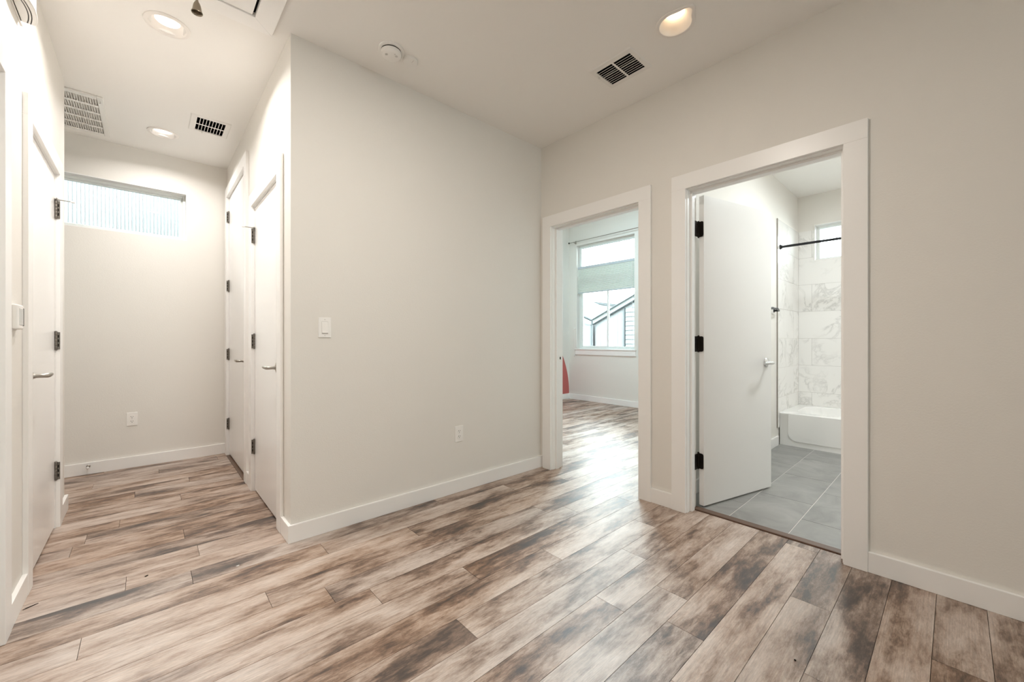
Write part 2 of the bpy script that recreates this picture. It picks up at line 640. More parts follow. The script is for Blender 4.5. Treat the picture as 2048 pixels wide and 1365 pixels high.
# bathroom tile floor
mb = MB()
ys = [-0.607, -0.297, 0.013, 0.323, 0.633, 0.943, 1.253]
for r, (a, b) in enumerate(zip(ys, ys[1:])):
    x = 2.95 - 0.61 * (1 if r % 2 else 1.5)
    while x < 5.7:
        xa, xb = max(2.655, x), min(x + 0.61, 5.67)
        ya, yb = max(a, -0.4), min(b, 1.25)
        if xb - xa > 0.01 and yb - ya > 0.01:
            mb.box(xa + 0.002, xb - 0.002, ya + 0.002, yb - 0.002, -0.012, 0.0, (random.random(), random.random(), random.random()))
        x += 0.61
struct(mb.build('floor_bathroom', M['slate']), 'grey rectangular bathroom floor tiles', 'floor')
struct(MB().box(2.66, 5.67, -0.4, 1.25, -0.0124, -0.0015).build('floor_grout', M['groutw']), 'pale grout between the grey bathroom tiles', 'floor')
tag(MB().box(2.604, 2.658, BATH[0] - 0.004, BATH[1] + 0.004, -0.012, 0.007).build('threshold_strip', M['threshold'], bevel=0.004),
    'brown wood threshold strip across the bathroom doorway', 'threshold strip')
tag(MB().box(0.552, 0.592, DB[0] + 0.006, DB[1] - 0.006, 0.0002, 0.005).build('threshold_strip', M['threshold'], bevel=0.002),
    'narrow brown threshold strip under the far hallway closet door', 'threshold strip')

# ------------------------------------------------------------------ baseboards
BBH, BBT = 0.095, 0.0165


def bb(name, x0, x1, y0, y1, label):
    return struct(MB().box(x0, x1, y0, y1, 0.0, BBH).build(name, M['trim'], bevel=0.002), label, 'baseboard')


CW = 0.090
bb('baseboard_middle', XHR - BBT, XR, YM - BBT, YM, 'white baseboard along the plain middle wall')
bb('baseboard_corner', XHR - BBT, XHR, YM, DA[0] - CW, 'short white baseboard beside the near closet door')
bb('baseboard_hall_right', XHR - BBT, XHR, DA[1] + CW, DB[0] - CW, 'short white baseboard between the two closet doors')
bb('baseboard_right', XR - BBT, XR, YBACK, BATH[0] - CW, 'white baseboard right of the bathroom door')
bb('baseboard_between', XR - BBT, XR, BATH[1] + CW, BED[0] - CW, 'short white baseboard between bathroom and bedroom doors')
bb('baseboard_end', -1.45, XHR, YE - BBT, YE, 'white baseboard under the high hallway window')
bb('baseboard_hall_left', XHL, XHL + BBT, DC[1] + CW, 3.83 + BBT, 'short white baseboard at the hallway corner')
bb('baseboard_alcove', -1.45, XHL, 3.83, 3.83 + BBT, 'white baseboard around the hallway corner')
bb('baseboard_left', XHL, XHL + BBT, DD[1] + CW, DC[0] - CW, 'white baseboard under the thermostat')
bb('baseboard_bathroom', 2.66, 4.86, 1.25 - BBT, 1.25, 'white baseboard along the bathroom side wall')
bb('baseboard_bedroom_window', XF - BBT, XF, 1.36, YL, 'white baseboard under the bedroom window')
bb('baseboard_bedroom_left', 2.66, XF - BBT, YL - BBT, YL, 'white baseboard under the red painted arch')

# ------------------------------------------------------------------ doors
def lever_handle(parent, root_pos, nrm, along, name='door_handle', mt='nickel'):
    """round rose, neck and lever; nrm points off the door, along points to the lever's tip"""
    p, n, a = Vector(root_pos), Vector(nrm).normalized(), Vector(along).normalized()
    mb = MB()
    q0 = p + n * 0.004
    q1 = p + n * 0.046
    pts = [q0, p + n * 0.03, q1, q1 + n * 0.007 + a * 0.007, q1 + n * 0.010 + a * 0.018, q1 + n * 0.010 + a * 0.06, q1 + n * 0.007 + a * 0.112]
    mb.tube(pts, [0.010, 0.0095, 0.0098, 0.0105, 0.0105, 0.0095, 0.0085], n=14, flat=1.0)
    h = mb.build(name, M[mt], parent, smooth=True)
    MB().lathe([(0.033, 0.0), (0.033, 0.004), (0.030, 0.008), (0.020, 0.011), (0.012, 0.014), (0.011, 0.02)], p, n, 28).build('rose', M[mt], h, smooth=True)
    return h


def hinge(parent, pin, zc, leaf_dirs, mt, size=0.089, stop=None):
    """barrel with five knuckles, a thin leaf along every direction in leaf_dirs; stop = (out, along) adds a pin stop"""
    x, y = pin
    mb = MB()
    r = 0.0062
    z0 = zc - size / 2
    k = size / 5
    for i in range(5):
        mb.lathe([(r * 0.9, 0.0003), (r, 0.0015), (r, k - 0.0015), (r * 0.9, k - 0.0003)], (x, y, z0 + i * k), (0, 0, 1), 12)
    mb.lathe([(r * 1.1, 0), (r * 1.1, 0.003), (r * 0.4, 0.007)], (x, y, z0 + size), (0, 0, 1), 12)
    mb.lathe([(r * 0.4, -0.005), (r * 1.0, -0.001), (r * 1.0, 0.0)], (x, y, z0), (0, 0, 1), 12)
    for (dx, dy, ln, th) in leaf_dirs:
        d = Vector((dx, dy, 0)).normalized()
        q = Vector((-d.y, d.x, 0)) * th
        c = Vector((x, y, 0))
        o = []
        rc = 0.012
        zt = size
        prof = [(0, 0), (ln - rc, 0)] + [(ln - rc + rc * sin(t), rc - rc * cos(t)) for t in (pi / 6, pi / 3, pi / 2)]
        prof += [(ln, zt - rc)] + [(ln - rc + rc * cos(t), zt - rc + rc * sin(t)) for t in (pi / 6, pi / 3, pi / 2)] + [(0, zt)]
        mb.prism([c + d * u + Vector((0, 0, z0 + v)) for (u, v) in prof], q)
        for (u, v) in ((0.3, 0.2), (0.65, 0.5), (0.3, 0.8)):
            s = c + d * (ln * u + 0.004) + Vector((0, 0, z0 + size * v)) + q
            mb.cyl(s, s + q * 0.6, 0.0035, 8)
    h = mb.build('hinge', M[mt], parent, smooth=True)
    if stop:
        o, a = Vector((*stop[0], 0)), Vector((*stop[1], 0))
        zt = z0 + size + 0.008
        c = Vector((x, y, zt))
        m2 = MB()
        m2.lathe([(0.009, -0.003), (0.009, 0.003)], c, (0, 0, 1), 12)
        m2.tube([c, c + o * 0.03, c + o * 0.062], 0.0028, 8)
        m2.tube([c, c + a * 0.03 + o * 0.006, c + a * 0.05 + o * 0.012], 0.0028, 8)
        st = m2.build('hinge_pin_stop', M['nickel'], h, smooth=True)
        m3 = MB()
        m3.cyl(c + o * 0.058, c + o * 0.076, 0.0065, 12)
        m3.cyl(c + a * 0.046 + o * 0.011, c + a * 0.062 + o * 0.015, 0.0055, 12)
        m3.build('bumper', M['rubber'], h, smooth=True)
    return h


def door_unit(n, xface, sgn, op, depth, label, proj=0.020, back_casing=True, edge_wall=None, far_limit=None):
    """casing, jamb and stop strips; sgn=+1 when the wall lies towards +x of the visible face"""
    y0, y1, zt = op
    X = lambda d: xface + sgn * d
    t = thing('door_%d' % n, (xface, (y0 + y1) / 2, 0), label, 'doorway', 'structure')
    mb = MB()
    y1o = min(y1 + CW, far_limit) if far_limit else y1 + CW
    mb.box(X(-proj), X(0), y0 - CW, y0, 0, zt)
    mb.box(X(-proj), X(0), y1, y1o, 0, zt)
    mb.box(X(-proj), X(0), y0 - CW, y1o, zt, zt + CW + 0.003)
    mb.build('casing', M['trim'], t, bevel=0.0015)
    if back_casing:
        mb = MB()
        a, b = X(depth), X(depth + 0.018)
        mb.box(a, b, y0 - CW, y0, 0.001, zt)
        mb.box(a, b, y1, y1 + CW, 0.001, zt)
        mb.box(a, b, y0 - CW, y1 + CW, zt, zt + CW)
        mb.build('casing', M['trim'], t, bevel=0.0015)
    mb = MB()
    j = 0.005
    mb.box(X(0.0), X(depth), y0 - RB, y0 + j, 0, zt - j)
    mb.box(X(0.0), X(depth), y1 - j, y1 + RB, 0, zt - j)
    mb.box(X(0.0), X(depth), y0 - RB, y1 + RB, zt - j, zt + RB)
    mb.build('jamb', M['trim'], t, bevel=0.001)
    return t, X


def stop_strip(t, X, op, d0, d1):
    y0, y1, zt = op
    mb = MB()
    mb.box(X(d0), X(d1), y0 + 0.005, y0 + 0.017, 0, zt - 0.005)
    mb.box(X(d0), X(d1), y1 - 0.017, y1 - 0.005, 0, zt - 0.005)
    mb.box(X(d0), X(d1), y0 + 0.017, y1 - 0.017, zt - 0.017, zt - 0.005)
    mb.build('door_stop_strip', M['trim'], t, bevel=0.001)


def closed_door(n, xface, sgn, op, depth, label, hinge_z, mt, stop=False, far_limit=None, hsize=0.1, proj=0.020, gap=0.012):
    t, X = door_unit(n, xface, sgn, op, depth, label, far_limit=far_limit, back_casing=False, proj=proj)
    y0, y1, zt = op
    stop_strip(t, X, op, 0.042, 0.075)
    leaf = MB().box(X(0.004), X(0.039), y0 + 0.008, y1 - 0.008, gap, zt - 0.0085).build('door_leaf', M['door'], t, bevel=0.0015)
    lever_handle(t, (X(0.004), y0 + 0.075, 0.925), (-sgn, 0, 0), (0, 1, 0))
    for i, z in enumerate(hinge_z):
        # pin in the hall-side corner between leaf and jamb, leaf let into the jamb face
        h = hinge(t, (X(-0.0015), y1 - 0.0075), z, [], mt, hsize,
                  stop=(((-sgn, 0.0), (0.0, -1.0)) if stop and i == 0 else None))
        MB().box(X(-0.0175), X(-0.003), y1 - 0.0045, y1 - 0.0002, z - hsize / 2, z + hsize / 2).build('hinge_leaf', M[mt], h, bevel=0.001)
        mb = MB()
        for dz in (-0.026, 0.0, 0.026):
            mb.box(X(-0.0135), X(-0.0085), y1 - 0.0052, y1 - 0.0046, z + dz - 0.008, z + dz + 0.008)
        mb.build('screw_slot', M['dark'], h)
    return t


closed_door(3, XHR, 1, DA, 0.117, 'near white closet door on the right of the hallway', (1.838, 1.08, 0.322), 'hinge', stop=True)
closed_door(4, XHR, 1, DB, 0.117, 'taller far white closet door with four hinges, beside the end wall', (2.25, 1.60, 0.955, 0.300), 'hinge',
            far_limit=YE - BBT, gap=0.016)
closed_door(5, XHL, -1, DC, 0.118, 'white flush door on the left of the hallway past the thermostat', (1.845, 1.085, 0.330), 'hinge', stop=True, proj=0.018)
tD, XD = door_unit(6, XHL, -1, DD, 0.118, 'white cased doorway at the left picture edge before the thermostat', back_casing=False, proj=0.018)
stop_strip(tD, XD, DD, 0.05, 0.08)
MB().box(XD(0.080), XD(0.115), DD[0] + 0.008, DD[1] - 0.008, 0.012, DD[2] - 0.0085).build('door_leaf', M['door'], tD, bevel=0.0015)

# bedroom doorway (its leaf swings away out of sight)
tB, XB = door_unit(2, XR, 1, BED, 0.12, 'white cased doorway into the pale blue lit bedroom', far_limit=YM - 0.002)
stop_strip(tB, XB, BED, 0.040, 0.078)
sp = MB()
sp.box(XB(0.083), XB(0.113), BED[1] - 0.0068, BED[1] - 0.005, 0.905, 0.962)
strike = sp.build('strike_plate', M['plastic'], tB, bevel=0.002)
MB().box(XB(0.092), XB(0.106), BED[1] - 0.0072, BED[1] - 0.0066, 0.924, 0.946).build('latch_hole', M['black'], strike)

# bathroom doorway with its open leaf
tA, XA = door_unit(1, XR, 1, BATH, 0.12, 'white cased doorway with the white door standing open into the bathroom')
stop_strip(tA, XA, BATH, 0.040, 0.078)
PIV = Vector((2.676, 1.136, 0))
ANG = radians(75.8)
ux = Vector((sin(ANG), -cos(ANG), 0))       # from the hinge to the free edge
un = Vector((-cos(ANG), -sin(ANG), 0))      # off the face that looks at the hall


def leaf_xf(p):
    # local: u along the leaf, d from pivot towards the hall face, z
    return PIV + ux * p[0] + un * p[1] + Vector((0, 0, p[2]))


leaf = MB(leaf_xf).box(0.006, 0.758, 0.004, 0.039, 0.012, 2.030).build('door_leaf', M['door'], tA, bevel=0.0015)
lever_handle(tA, leaf_xf((0.758 - 0.062, 0.039, 0.925)), un, -ux, mt='chrome')
MB(leaf_xf).box(0.7575, 0.7588, 0.010, 0.033, 0.895, 0.955).build('latch_plate', M['chrome'], tA)
for z in (1.812, 1.064, 0.300):
    hinge(tA, (PIV.x - 0.002, PIV.y - 0.004), z, [(un.x, un.y, 0.036, 0.002), (-1, 0, 0.066, 0.002)], 'bronze', 0.100)

# ------------------------------------------------------------------ wall plates
def switch_plate():
    x0, x1, z0, z1, y = 0.711, 0.781, 1.103, 1.217, YM
    t = thing('light_switch', ((x0 + x1) / 2, y, z0), 'white rocker light switch on the plain middle wall', 'light switch')
    MB().box(x0, x1, y - 0.0055, y, z0, z1).build('wall_plate', M['plastic'], t, bevel=0.003)
    xc, zc = (x0 + x1) / 2, (z0 + z1) / 2
    MB().box(xc - 0.0175, xc + 0.0175, y - 0.0062, y - 0.005, zc - 0.0345, zc + 0.0345).build('bezel', M['plastic_grey'], t)
    mb = MB()
    mb.prism([(xc - 0.0162, y - 0.005, zc - 0.0325), (xc - 0.0162, y - 0.013, zc - 0.031), (xc - 0.0162, y - 0.0075, zc + 0.0325), (xc - 0.0162, y - 0.005, zc + 0.0325)], (0.0324, 0, 0))
    mb.build('rocker', M['plastic'], t, bevel=0.001)
    for dz in (0.045, -0.045):
        MB().lathe([(0.003, 0), (0.003, 0.0008)], (xc, y - 0.0055, zc + dz), (0, -1, 0), 10).build('screw', M['plastic_grey'], t)


switch_plate()


def outlet(xc, zc, y, label):
    t = thing('power_outlet', (xc, y, zc - 0.057), label, 'power outlet', None, 'white duplex power outlets')
    MB().box(xc - 0.035, xc + 0.035, y - 0.0055, y, zc - 0.057, zc + 0.057).build('wall_plate', M['plastic'], t, bevel=0.003)
    for dz in (0.0195, -0.0195):
        o = []
        for a in range(24):
            t_ = 2 * pi * a / 24
            o.append((xc + 0.0172 * cos(t_), y - 0.005, zc + dz + max(-0.0125, min(0.0125, 0.0172 * sin(t_)))))
        r = MB().prism(o, (0, -0.0030, 0)).build('receptacle', M['plastic'], t)
        mb = MB()
        mb.box(xc - 0.0078, xc - 0.0052, y - 0.0084, y - 0.0078, zc + dz - 0.001, zc + dz + 0.0075)
        mb.box(xc + 0.0052, xc + 0.0078, y - 0.0084, y - 0.0078, zc + dz, zc + dz + 0.0065)
        mb.lathe([(0.0026, 0), (0.0026, 0.0006)], (xc, y - 0.0078, zc + dz - 0.0075), (0, -1, 0), 10)
        mb.build('slot', M['black'], r)
    MB().lathe([(0.0028, 0), (0.0028, 0.0008)], (xc, y - 0.0055, zc), (0, -1, 0), 10).build('screw', M['plastic_grey'], t)


outlet(1.6635, 0.415, YM, 'white duplex power outlet low on the plain middle wall')
outlet(-0.095, 0.413, YE, 'white duplex power outlet on the hallway end wall')

# thermostat
t = thing('thermostat', (XHL, 2.497, 1.132), 'white wall thermostat between the two left hallway doors', 'thermostat')
MB().box(XHL, XHL + 0.004, 2.447, 2.547, 1.128, 1.232).build('back_plate', M['plastic'], t, bevel=0.0015)
body = MB().box(XHL + 0.004, XHL + 0.021, 2.450, 2.544, 1.131, 1.229).build('body', M['plastic'], t, bevel=0.006, seg=3)
MB().box(XHL + 0.0205, XHL + 0.0222, 2.470, 2.538, 1.148, 1.214).build('screen', mat('thermostat_screen', (0.55, 0.56, 0.55), 0.15), t, bevel=0.001)
MB().box(XHL + 0.0205, XHL + 0.0226, 2.534, 2.540, 1.146, 1.216).build('screen_edge', M['dark'], t)


# door chime, a bow-fronted box seen from below
def chime():
    zb, zt = 2.405, 2.56
    yc = 2.492
    t = thing('door_chime', (XHL, yc, zb), 'white bow fronted door chime high on the left hallway wall', 'door chime')
    MB().box(XHL, XHL + 0.006, yc - 0.14, yc + 0.14, zb, zt).build('back_plate', M['plastic'], t, bevel=0.0012)

    def bow(off, half, z, ysc=1.0):
        o = []
        for k in range(17):
            s = -1 + 2 * k / 16
            o.append((XHL + 0.0085 + 0.036 * ysc + 0.014 * (1 - s * s) - off, yc + s * half, z))
        return o
    front = bow(0, 0.102, zb)
    out = [(XHL + 0.0085, yc - 0.102, zb)] + front + [(XHL + 0.0085, yc + 0.102, zb)]
    MB().prism(out, (0, 0, zt - zb)).build('cover', M['plastic'], t, bevel=0.003)
    MB().box(XHL + 0.006, XHL + 0.0085, yc - 0.100, yc + 0.100, zb + 0.003, zt - 0.003).build('shadow_gap', M['dark'], t)
    rib = bow(-0.003, 0.108, zb + 0.004)
    MB().prism([(XHL + 0.040, yc - 0.106, zb + 0.004)] + rib + [(XHL + 0.040, yc + 0.106, zb + 0.004)], (0, 0, 0.004)).build('front_lip', M['plastic'], t, bevel=0.001)
    for off, half in ((0.021, 0.096), (0.0125, 0.098)):
        mb = MB()
        pts = bow(off, half, zb)
        for a, b in zip(pts, pts[1:]):
            for f in (0.0, 0.5):
                p = Vector(a).lerp(Vector(b), f + 0.08)
                q = Vector(a).lerp(Vector(b), f + 0.40)
                mb.box(p.x - 0.0017, p.x + 0.0017, p.y, q.y, zb - 0.0006, zb + 0.001)
        mb.build('sound_slots', M['black'], t)


chime()

# ------------------------------------------------------------------ ceiling fittings
def can_light(name, c, label, glow, watts, colour, inner=0.052, spread=155):
    x, y = c
    t = thing(name, (x, y, H), label, 'ceiling light', None, 'round recessed ceiling lights')
    # flange below the ceiling, stepped baffle going up
    prof = [(0.096, 0.0), (0.0955, -0.004), (0.090, -0.007), (0.079, -0.008), (0.076, -0.005), (0.0735, 0.002), (0.066, 0.010), (0.064, 0.012),
            (0.060, 0.018), (inner + 0.001, 0.026), (inner + 0.001, 0.05)]
    MB().lathe(prof, (x, y, H), (0, 0, 1), 48, close=False).build('trim_ring', M['can'], t, smooth=True)
    MB().lathe([(inner, 0.022), (inner * 0.8, 0.0185), (inner * 0.4, 0.017), (0.002, 0.0165)], (x, y, H), (0, 0, 1), 40).build('diffuser', glow, t, smooth=True)
    MB().lathe([(0.0645, 0.011), (0.0645, 0.09), (0.002, 0.0902)], (x, y, H), (0, 0, 1), 24, close=False).build('housing', M['metal_white'], t)
    d = bpy.data.lights.new(name + '_lamp', 'AREA')
    d.shape = 'DISK'
    d.size = inner * 1.9
    d.spread = radians(spread)
    d.energy = watts
    d.color = colour
    o = bpy.data.objects.new('lamp', d)
    COL.objects.link(o)
    o.parent = t
    o.location = (0, 0, -0.0088)
    return t


WARM, NEUT = (1.0, 0.935, 0.86), (1.0, 0.975, 0.95)
can_light('recessed_light', LIGHT1, 'lit recessed light with stepped ring nearest the attic hatch', M['glow'], CAN_W['hall'], (1.0, 0.97, 0.935))
can_light('recessed_light', LIGHT2, 'lit recessed light between the return grille and the small vent at the hallway end', M['glow_end'], CAN_W['end'], NEUT, inner=0.06)
can_light('recessed_light', LIGHT4, 'unseen recessed light added to brighten the landing walls', M['glow'], CAN_W['back'], WARM, spread=180)  # lamp added out of view to light the middle wall


def pear_light():
    x, y = LIGHT3
    t = thing('recessed_light', (x, y, H), 'dim warm pear shaped recessed light beside the black slotted vent', 'ceiling light', None, 'round recessed ceiling lights')
    ring = pear_ring
    rings = [ring(0.097, 0.034, H), ring(0.096, 0.034, H - 0.004), ring(0.090, 0.036, H - 0.007), ring(0.079, 0.034, H - 0.006), ring(0.076, 0.032, H - 0.001)]
    n = 72
    mb = MB()
    vs = [p for r in rings for p in r]
    fs = [(j * n + i, j * n + (i + 1) % n, (j + 1) * n + (i + 1) % n, (j + 1) * n + i) for j in range(len(rings) - 1) for i in range(n)]
    mb.add(vs, fs)
    mb.build('trim_ring', M['can'], t, smooth=True)
    rings = [ring(0.076, 0.032, H - 0.001), ring(0.062, 0.02, H + 0.03), ring(0.045, 0.0, H + 0.055), ring(0.044, 0, H + 0.075)]
    mb = MB()
    vs = [p for r in rings for p in r]
    fs = [(j * n + i, j * n + (i + 1) % n, (j + 1) * n + (i + 1) % n, (j + 1) * n + i) for j in range(len(rings) - 1) for i in range(n)]
    fs.append(tuple((len(rings) - 1) * n + i for i in range(n)))
    mb.add(vs, fs)
    mb.build('reflector_cone', M['can'], t, smooth=True)
    MB().lathe([(0.041, 0.070), (0.041, 0.062), (0.034, 0.052), (0.02, 0.046), (0.002, 0.044)], (x, y, H), (0, 0, 1), 32).build('bulb', M['glow_dim'], t, smooth=True)


pear_light()


def register(v, label, lean, name='ceiling_vent'):
    x0, x1, y0, y1 = v
    t = thing(name, ((x0 + x1) / 2, (y0 + y1) / 2, H), label, 'vent', None, 'two bank ceiling vents')
    ox0, ox1, oy0, oy1 = x0 + 0.040, x1 - 0.036, y0 + 0.030, y1 - 0.030
    ym = (oy0 + oy1) / 2
    mb = MB()
    for (a, b, c, d) in holes_rect(x0 + 0.006, x1 - 0.006, y0 + 0.006, y1 - 0.006, [(ox0, ox1, oy0, ym - 0.006), (ox0, ox1, ym + 0.006, oy1)]):
        mb.box(a, b, c, d, H - 0.006, H - 0.004)
    # sloped rim back to the ceiling
    A = [(x0, y0, H), (x1, y0, H), (x1, y1, H), (x0, y1, H)]
    B = [(x0 + 0.006, y0 + 0.006, H - 0.006), (x1 - 0.006, y0 + 0.006, H - 0.006), (x1 - 0.006, y1 - 0.006, H - 0.006), (x0 + 0.006, y1 - 0.006, H - 0.006)]
    mb.add(A + B, [(i, (i + 1) % 4, 4 + (i + 1) % 4, 4 + i) for i in range(4)])
    mb.build('frame', M['metal_white'], t)
    n = 9
    p = (ox1 - ox0) / n
    for (a, b) in ((oy0, ym - 0.006), (ym + 0.006, oy1)):
        mb = MB()
        for i in range(1, n):
            xc = ox0 + i * p
            s = lean * (1.0 if i != n // 2 else 0.6)
            mb.prism([(xc - 0.0018, a, H - 0.006), (xc + 0.0018, a, H - 0.006), (xc + 0.0010 + s, a, H + 0.008), (xc - 0.0010 + s, a, H + 0.008)], (0, b - a, 0))
        mb.build('louvre_bank', M['metal_white'], t)
    k = 0.033
    mb = MB()
    mb.box(x0 + k - 0.002, x1 - k + 0.002, y0 + k - 0.004, y0 + k - 0.002, H + 0.0005, H + 0.092)
    mb.box(x0 + k - 0.002, x1 - k + 0.002, y1 - k + 0.002, y1 - k + 0.004, H + 0.0005, H + 0.092)
    mb.box(x0 + k - 0.002, x0 + k, y0 + k - 0.004, y1 - k + 0.004, H + 0.0005, H + 0.092)
    mb.box(x1 - k, x1 - k + 0.002, y0 + k - 0.004, y1 - k + 0.004, H + 0.0005, H + 0.092)
    mb.box(x0 + k - 0.002, x1 - k + 0.002, y0 + k - 0.004, y1 - k + 0.004, H + 0.09, H + 0.092)
    mb.build('duct', M['black'], t)
    mb = MB()
    yl = y1 - 0.019
    xm = ox0 + 0.045
    mb.box(xm - 0.018, xm + 0.018, yl - 0.001, yl + 0.001, H - 0.0065, H - 0.0058)
    mb.tube([(xm, yl, H - 0.006), (xm, yl, H - 0.014), (xm + 0.003, yl + 0.002, H - 0.017)], 0.0018, 8)
    mb.build('damper_lever', M['plastic_grey'], t)
    MB().lathe([(0.003, 0), (0.003, 0.001)], ((x0 + x1) / 2, y0 + 0.014, H - 0.006), (0, 0, -1), 10).build('screw', M['plastic_grey'], t)
    return t


register(VENT_MAIN, 'white two bank ceiling vent beside the warm pear shaped light', 0.016)
register(VENT_HALL, 'white two bank ceiling vent at the hallway end', 0.003)


def return_grille():
    x0, x1, y0, y1 = RETURN
    t = thing('return_grille', ((x0 + x1) / 2, (y0 + y1) / 2, H), 'large white slatted return air grille on the hallway ceiling', 'air grille')
    fw = 0.032
    mb = MB()
    for (a, b, c, d) in holes_rect(x0, x1, y0, y1, [(x0 + fw, x1 - fw, y0 + fw, y1 - fw)]):
        mb.box(a, b, c, d, H - 0.012, H)
    mb.build('frame', M['metal_white'], t, bevel=0.004)
    n = 5
    ph = (y1 - y0 - 2 * fw) / n
    mb = MB()
    for i in range(n + 1):
        yc = y0 + fw + i * ph
        mb.box(x0 + fw, x1 - fw, max(y0 + fw, yc - 0.014), min(y1 - fw, yc + 0.014), H - 0.010, H - 0.006)
    mb.build('cross_bars', M['metal_white'], t)
    mb = MB()
    xx = x0 + fw
    while xx < x1 - fw - 0.006:
        mb.prism([(xx, y0 + fw, H - 0.009), (xx + 0.0012, y0 + fw, H - 0.009), (xx + 0.0118, y0 + fw, H + 0.006), (xx + 0.0106, y0 + fw, H + 0.006)], (0, y1 - y0 - 2 * fw, 0))
        xx += 0.0127
    mb.build('louvre_blades', M['metal_white'], t)
    MB().box(x0 + 0.031, x1 - 0.031, y0 + 0.031, y1 - 0.031, H + 0.030, H + 0.045).build('filter_cavity', M['plastic_grey'], t)
    MB().tube([(x1 - 0.016, y0 + 0.05, H - 0.012), (x1 - 0.016, y0 + 0.075, H - 0.016), (x1 - 0.024, y0 + 0.08, H - 0.016)], 0.002, 8).build('latch', M['plastic_grey'], t)


return_grille()


def smoke_alarm():
    x, y = 1.030, 2.160
    t = thing('smoke_detector', (x, y, H), 'round white smoke detector with a dark gap under its base', 'smoke detector')
    MB().lathe([(0.071, 0.0), (0.071, -0.006), (0.066, -0.009), (0.050, -0.010)], (x, y, H), (0, 0, 1), 40).build('base', M['plastic'], t, smooth=True)
    MB().lathe([(0.0552, -0.0085), (0.0552, -0.016)], (x, y, H), (0, 0, 1), 40).build('air_gap', M['dark'], t, smooth=True)
    MB().lathe([(0.0555, -0.0150), (0.0570, -0.0165), (0.057, -0.019), (0.056, -0.030), (0.050, -0.037), (0.038, -0.041), (0.002, -0.042)], (x, y, H), (0, 0, 1), 40).build('cover', M['plastic'], t, smooth=True)
    mb = MB()
    for k in range(-2, 3):
        mb.box(x - 0.030 + k * 0.003 - 0.001, x - 0.030 + k * 0.003 + 0.001, y - 0.014 + abs(k) * 0.003, y + 0.006 - abs(k) * 0.003, H - 0.0428, H - 0.0405)
    mb.build('sounder_slots', M['plastic_grey'], t)
    mb = MB()
    mb.lathe([(0.0085, 0), (0.0085, 0.0012)], (x + 0.020, y - 0.024, H - 0.0405), (0, 0, -1), 6)
    mb.lathe([(0.004, 0), (0.004, 0.0012)], (x + 0.006, y - 0.034, H - 0.0405), (0, 0, -1), 8)
    mb.build('test_button', M['plastic_grey'], t)
    x, y = 1.152, 2.166
    t = thing('sprinkler_cover', (x, y, H), 'small plain round white ceiling cap beside the smoke detector', 'ceiling cap')
    MB().lathe([(0.043, 0.0), (0.043, -0.011), (0.040, -0.014), (0.002, -0.0145)], (x, y, H), (0, 0, 1), 36).build('cap', M['plastic'], t, smooth=True)
    MB().box(x + 0.005, x + 0.007, y - 0.03, y - 0.008, H - 0.0152, H - 0.0142).build('seam', M['plastic_grey'], t)


smoke_alarm()


def attic_hatch():
    x0, x1, y0, y1 = HATCH
    cw, pr = 0.093, 0.016
    t = thing('attic_hatch', ((x0 + x1) / 2, (y0 + y1) / 2, H), 'white framed attic hatch in the hallway ceiling', 'attic hatch')
    mb = MB()
    o = [(x0 - cw, y0 - cw), (x1 + cw, y0 - cw), (x1 + cw, y1 + cw), (x0 - cw, y1 + cw)]
    i = [(x0, y0), (x1, y0), (x1, y1), (x0, y1)]
    for k in range(4):
        k2 = (k + 1) % 4
        d = Vector((o[k2][0] - o[k][0], o[k2][1] - o[k][1], 0)).normalized() * 0.0003
        mb.prism([Vector((*o[k], H - pr)) + d, Vector((*o[k2], H - pr)) - d, Vector((*i[k2], H - pr)) - d, Vector((*i[k], H - pr)) + d], (0, 0, pr))
    mb.build('casing', M['trim'], t, bevel=0.001)
    MB().box(x0 + 0.004, x1 - 0.013, y0 + 0.004, y1 - 0.002, H - 0.010, H + 0.008).build('hatch_panel', M['trim'], t, bevel=0.001)
    MB().box(x0, x1, y0, y1, H + 0.0085, H + 0.0105).build('shaft_lid', M['black'], t)
    # pull cord with a bell shaped end
    bx, by, bz = 0.152, 2.090, 2.43
    c = thing('pull_cord', (bx, by, bz), 'bell shaped metal pull hanging on a cord from the attic hatch', 'pull cord')
    mb = MB()
    mb.lathe([(0.0165, 0.004), (0.019, 0.0), (0.0195, 0.002), (0.0185, 0.005), (0.0160, 0.010), (0.0145, 0.020), (0.0125, 0.032), (0.009, 0.042), (0.0055, 0.047), (0.0045, 0.053), (0.002, 0.055)],
             (bx, by, bz), (0, 0, 1), 32, close=False)
    mb.lathe([(0.0165, 0.004), (0.0140, 0.012), (0.0115, 0.030), (0.001, 0.038)], (bx, by, bz), (0, 0, 1), 32, close=False)
    mb.build('bell_pull', M['brass'], c, smooth=True)
    MB().cyl((bx, by, bz + 0.052), (bx, by, H - 0.010), 0.0016, 8).build('cord', M['rubber'], c)


attic_hatch()

# door stop on the end wall's baseboard, specks on the floor
dx, dz, dy = -0.352, 0.066, YE - BBT
t = thing('door_stop', (dx, dy, dz), 'small rigid door stop with white tip on the hallway end baseboard', 'door stop')
MB().lathe([(0.012, 0), (0.012, 0.003), (0.006, 0.008), (0.0045, 0.012), (0.0045, 0.05)], (dx, dy, dz), (0, -1, 0), 16).build('stem', M['nickel'], t, smooth=True)
MB().lathe([(0.0075, 0.048), (0.0085, 0.052), (0.0085, 0.062), (0.006, 0.066), (0.001, 0.067)], (dx, dy, dz), (0, -1, 0), 16).build('tip', M['rubber'], t, smooth=True)


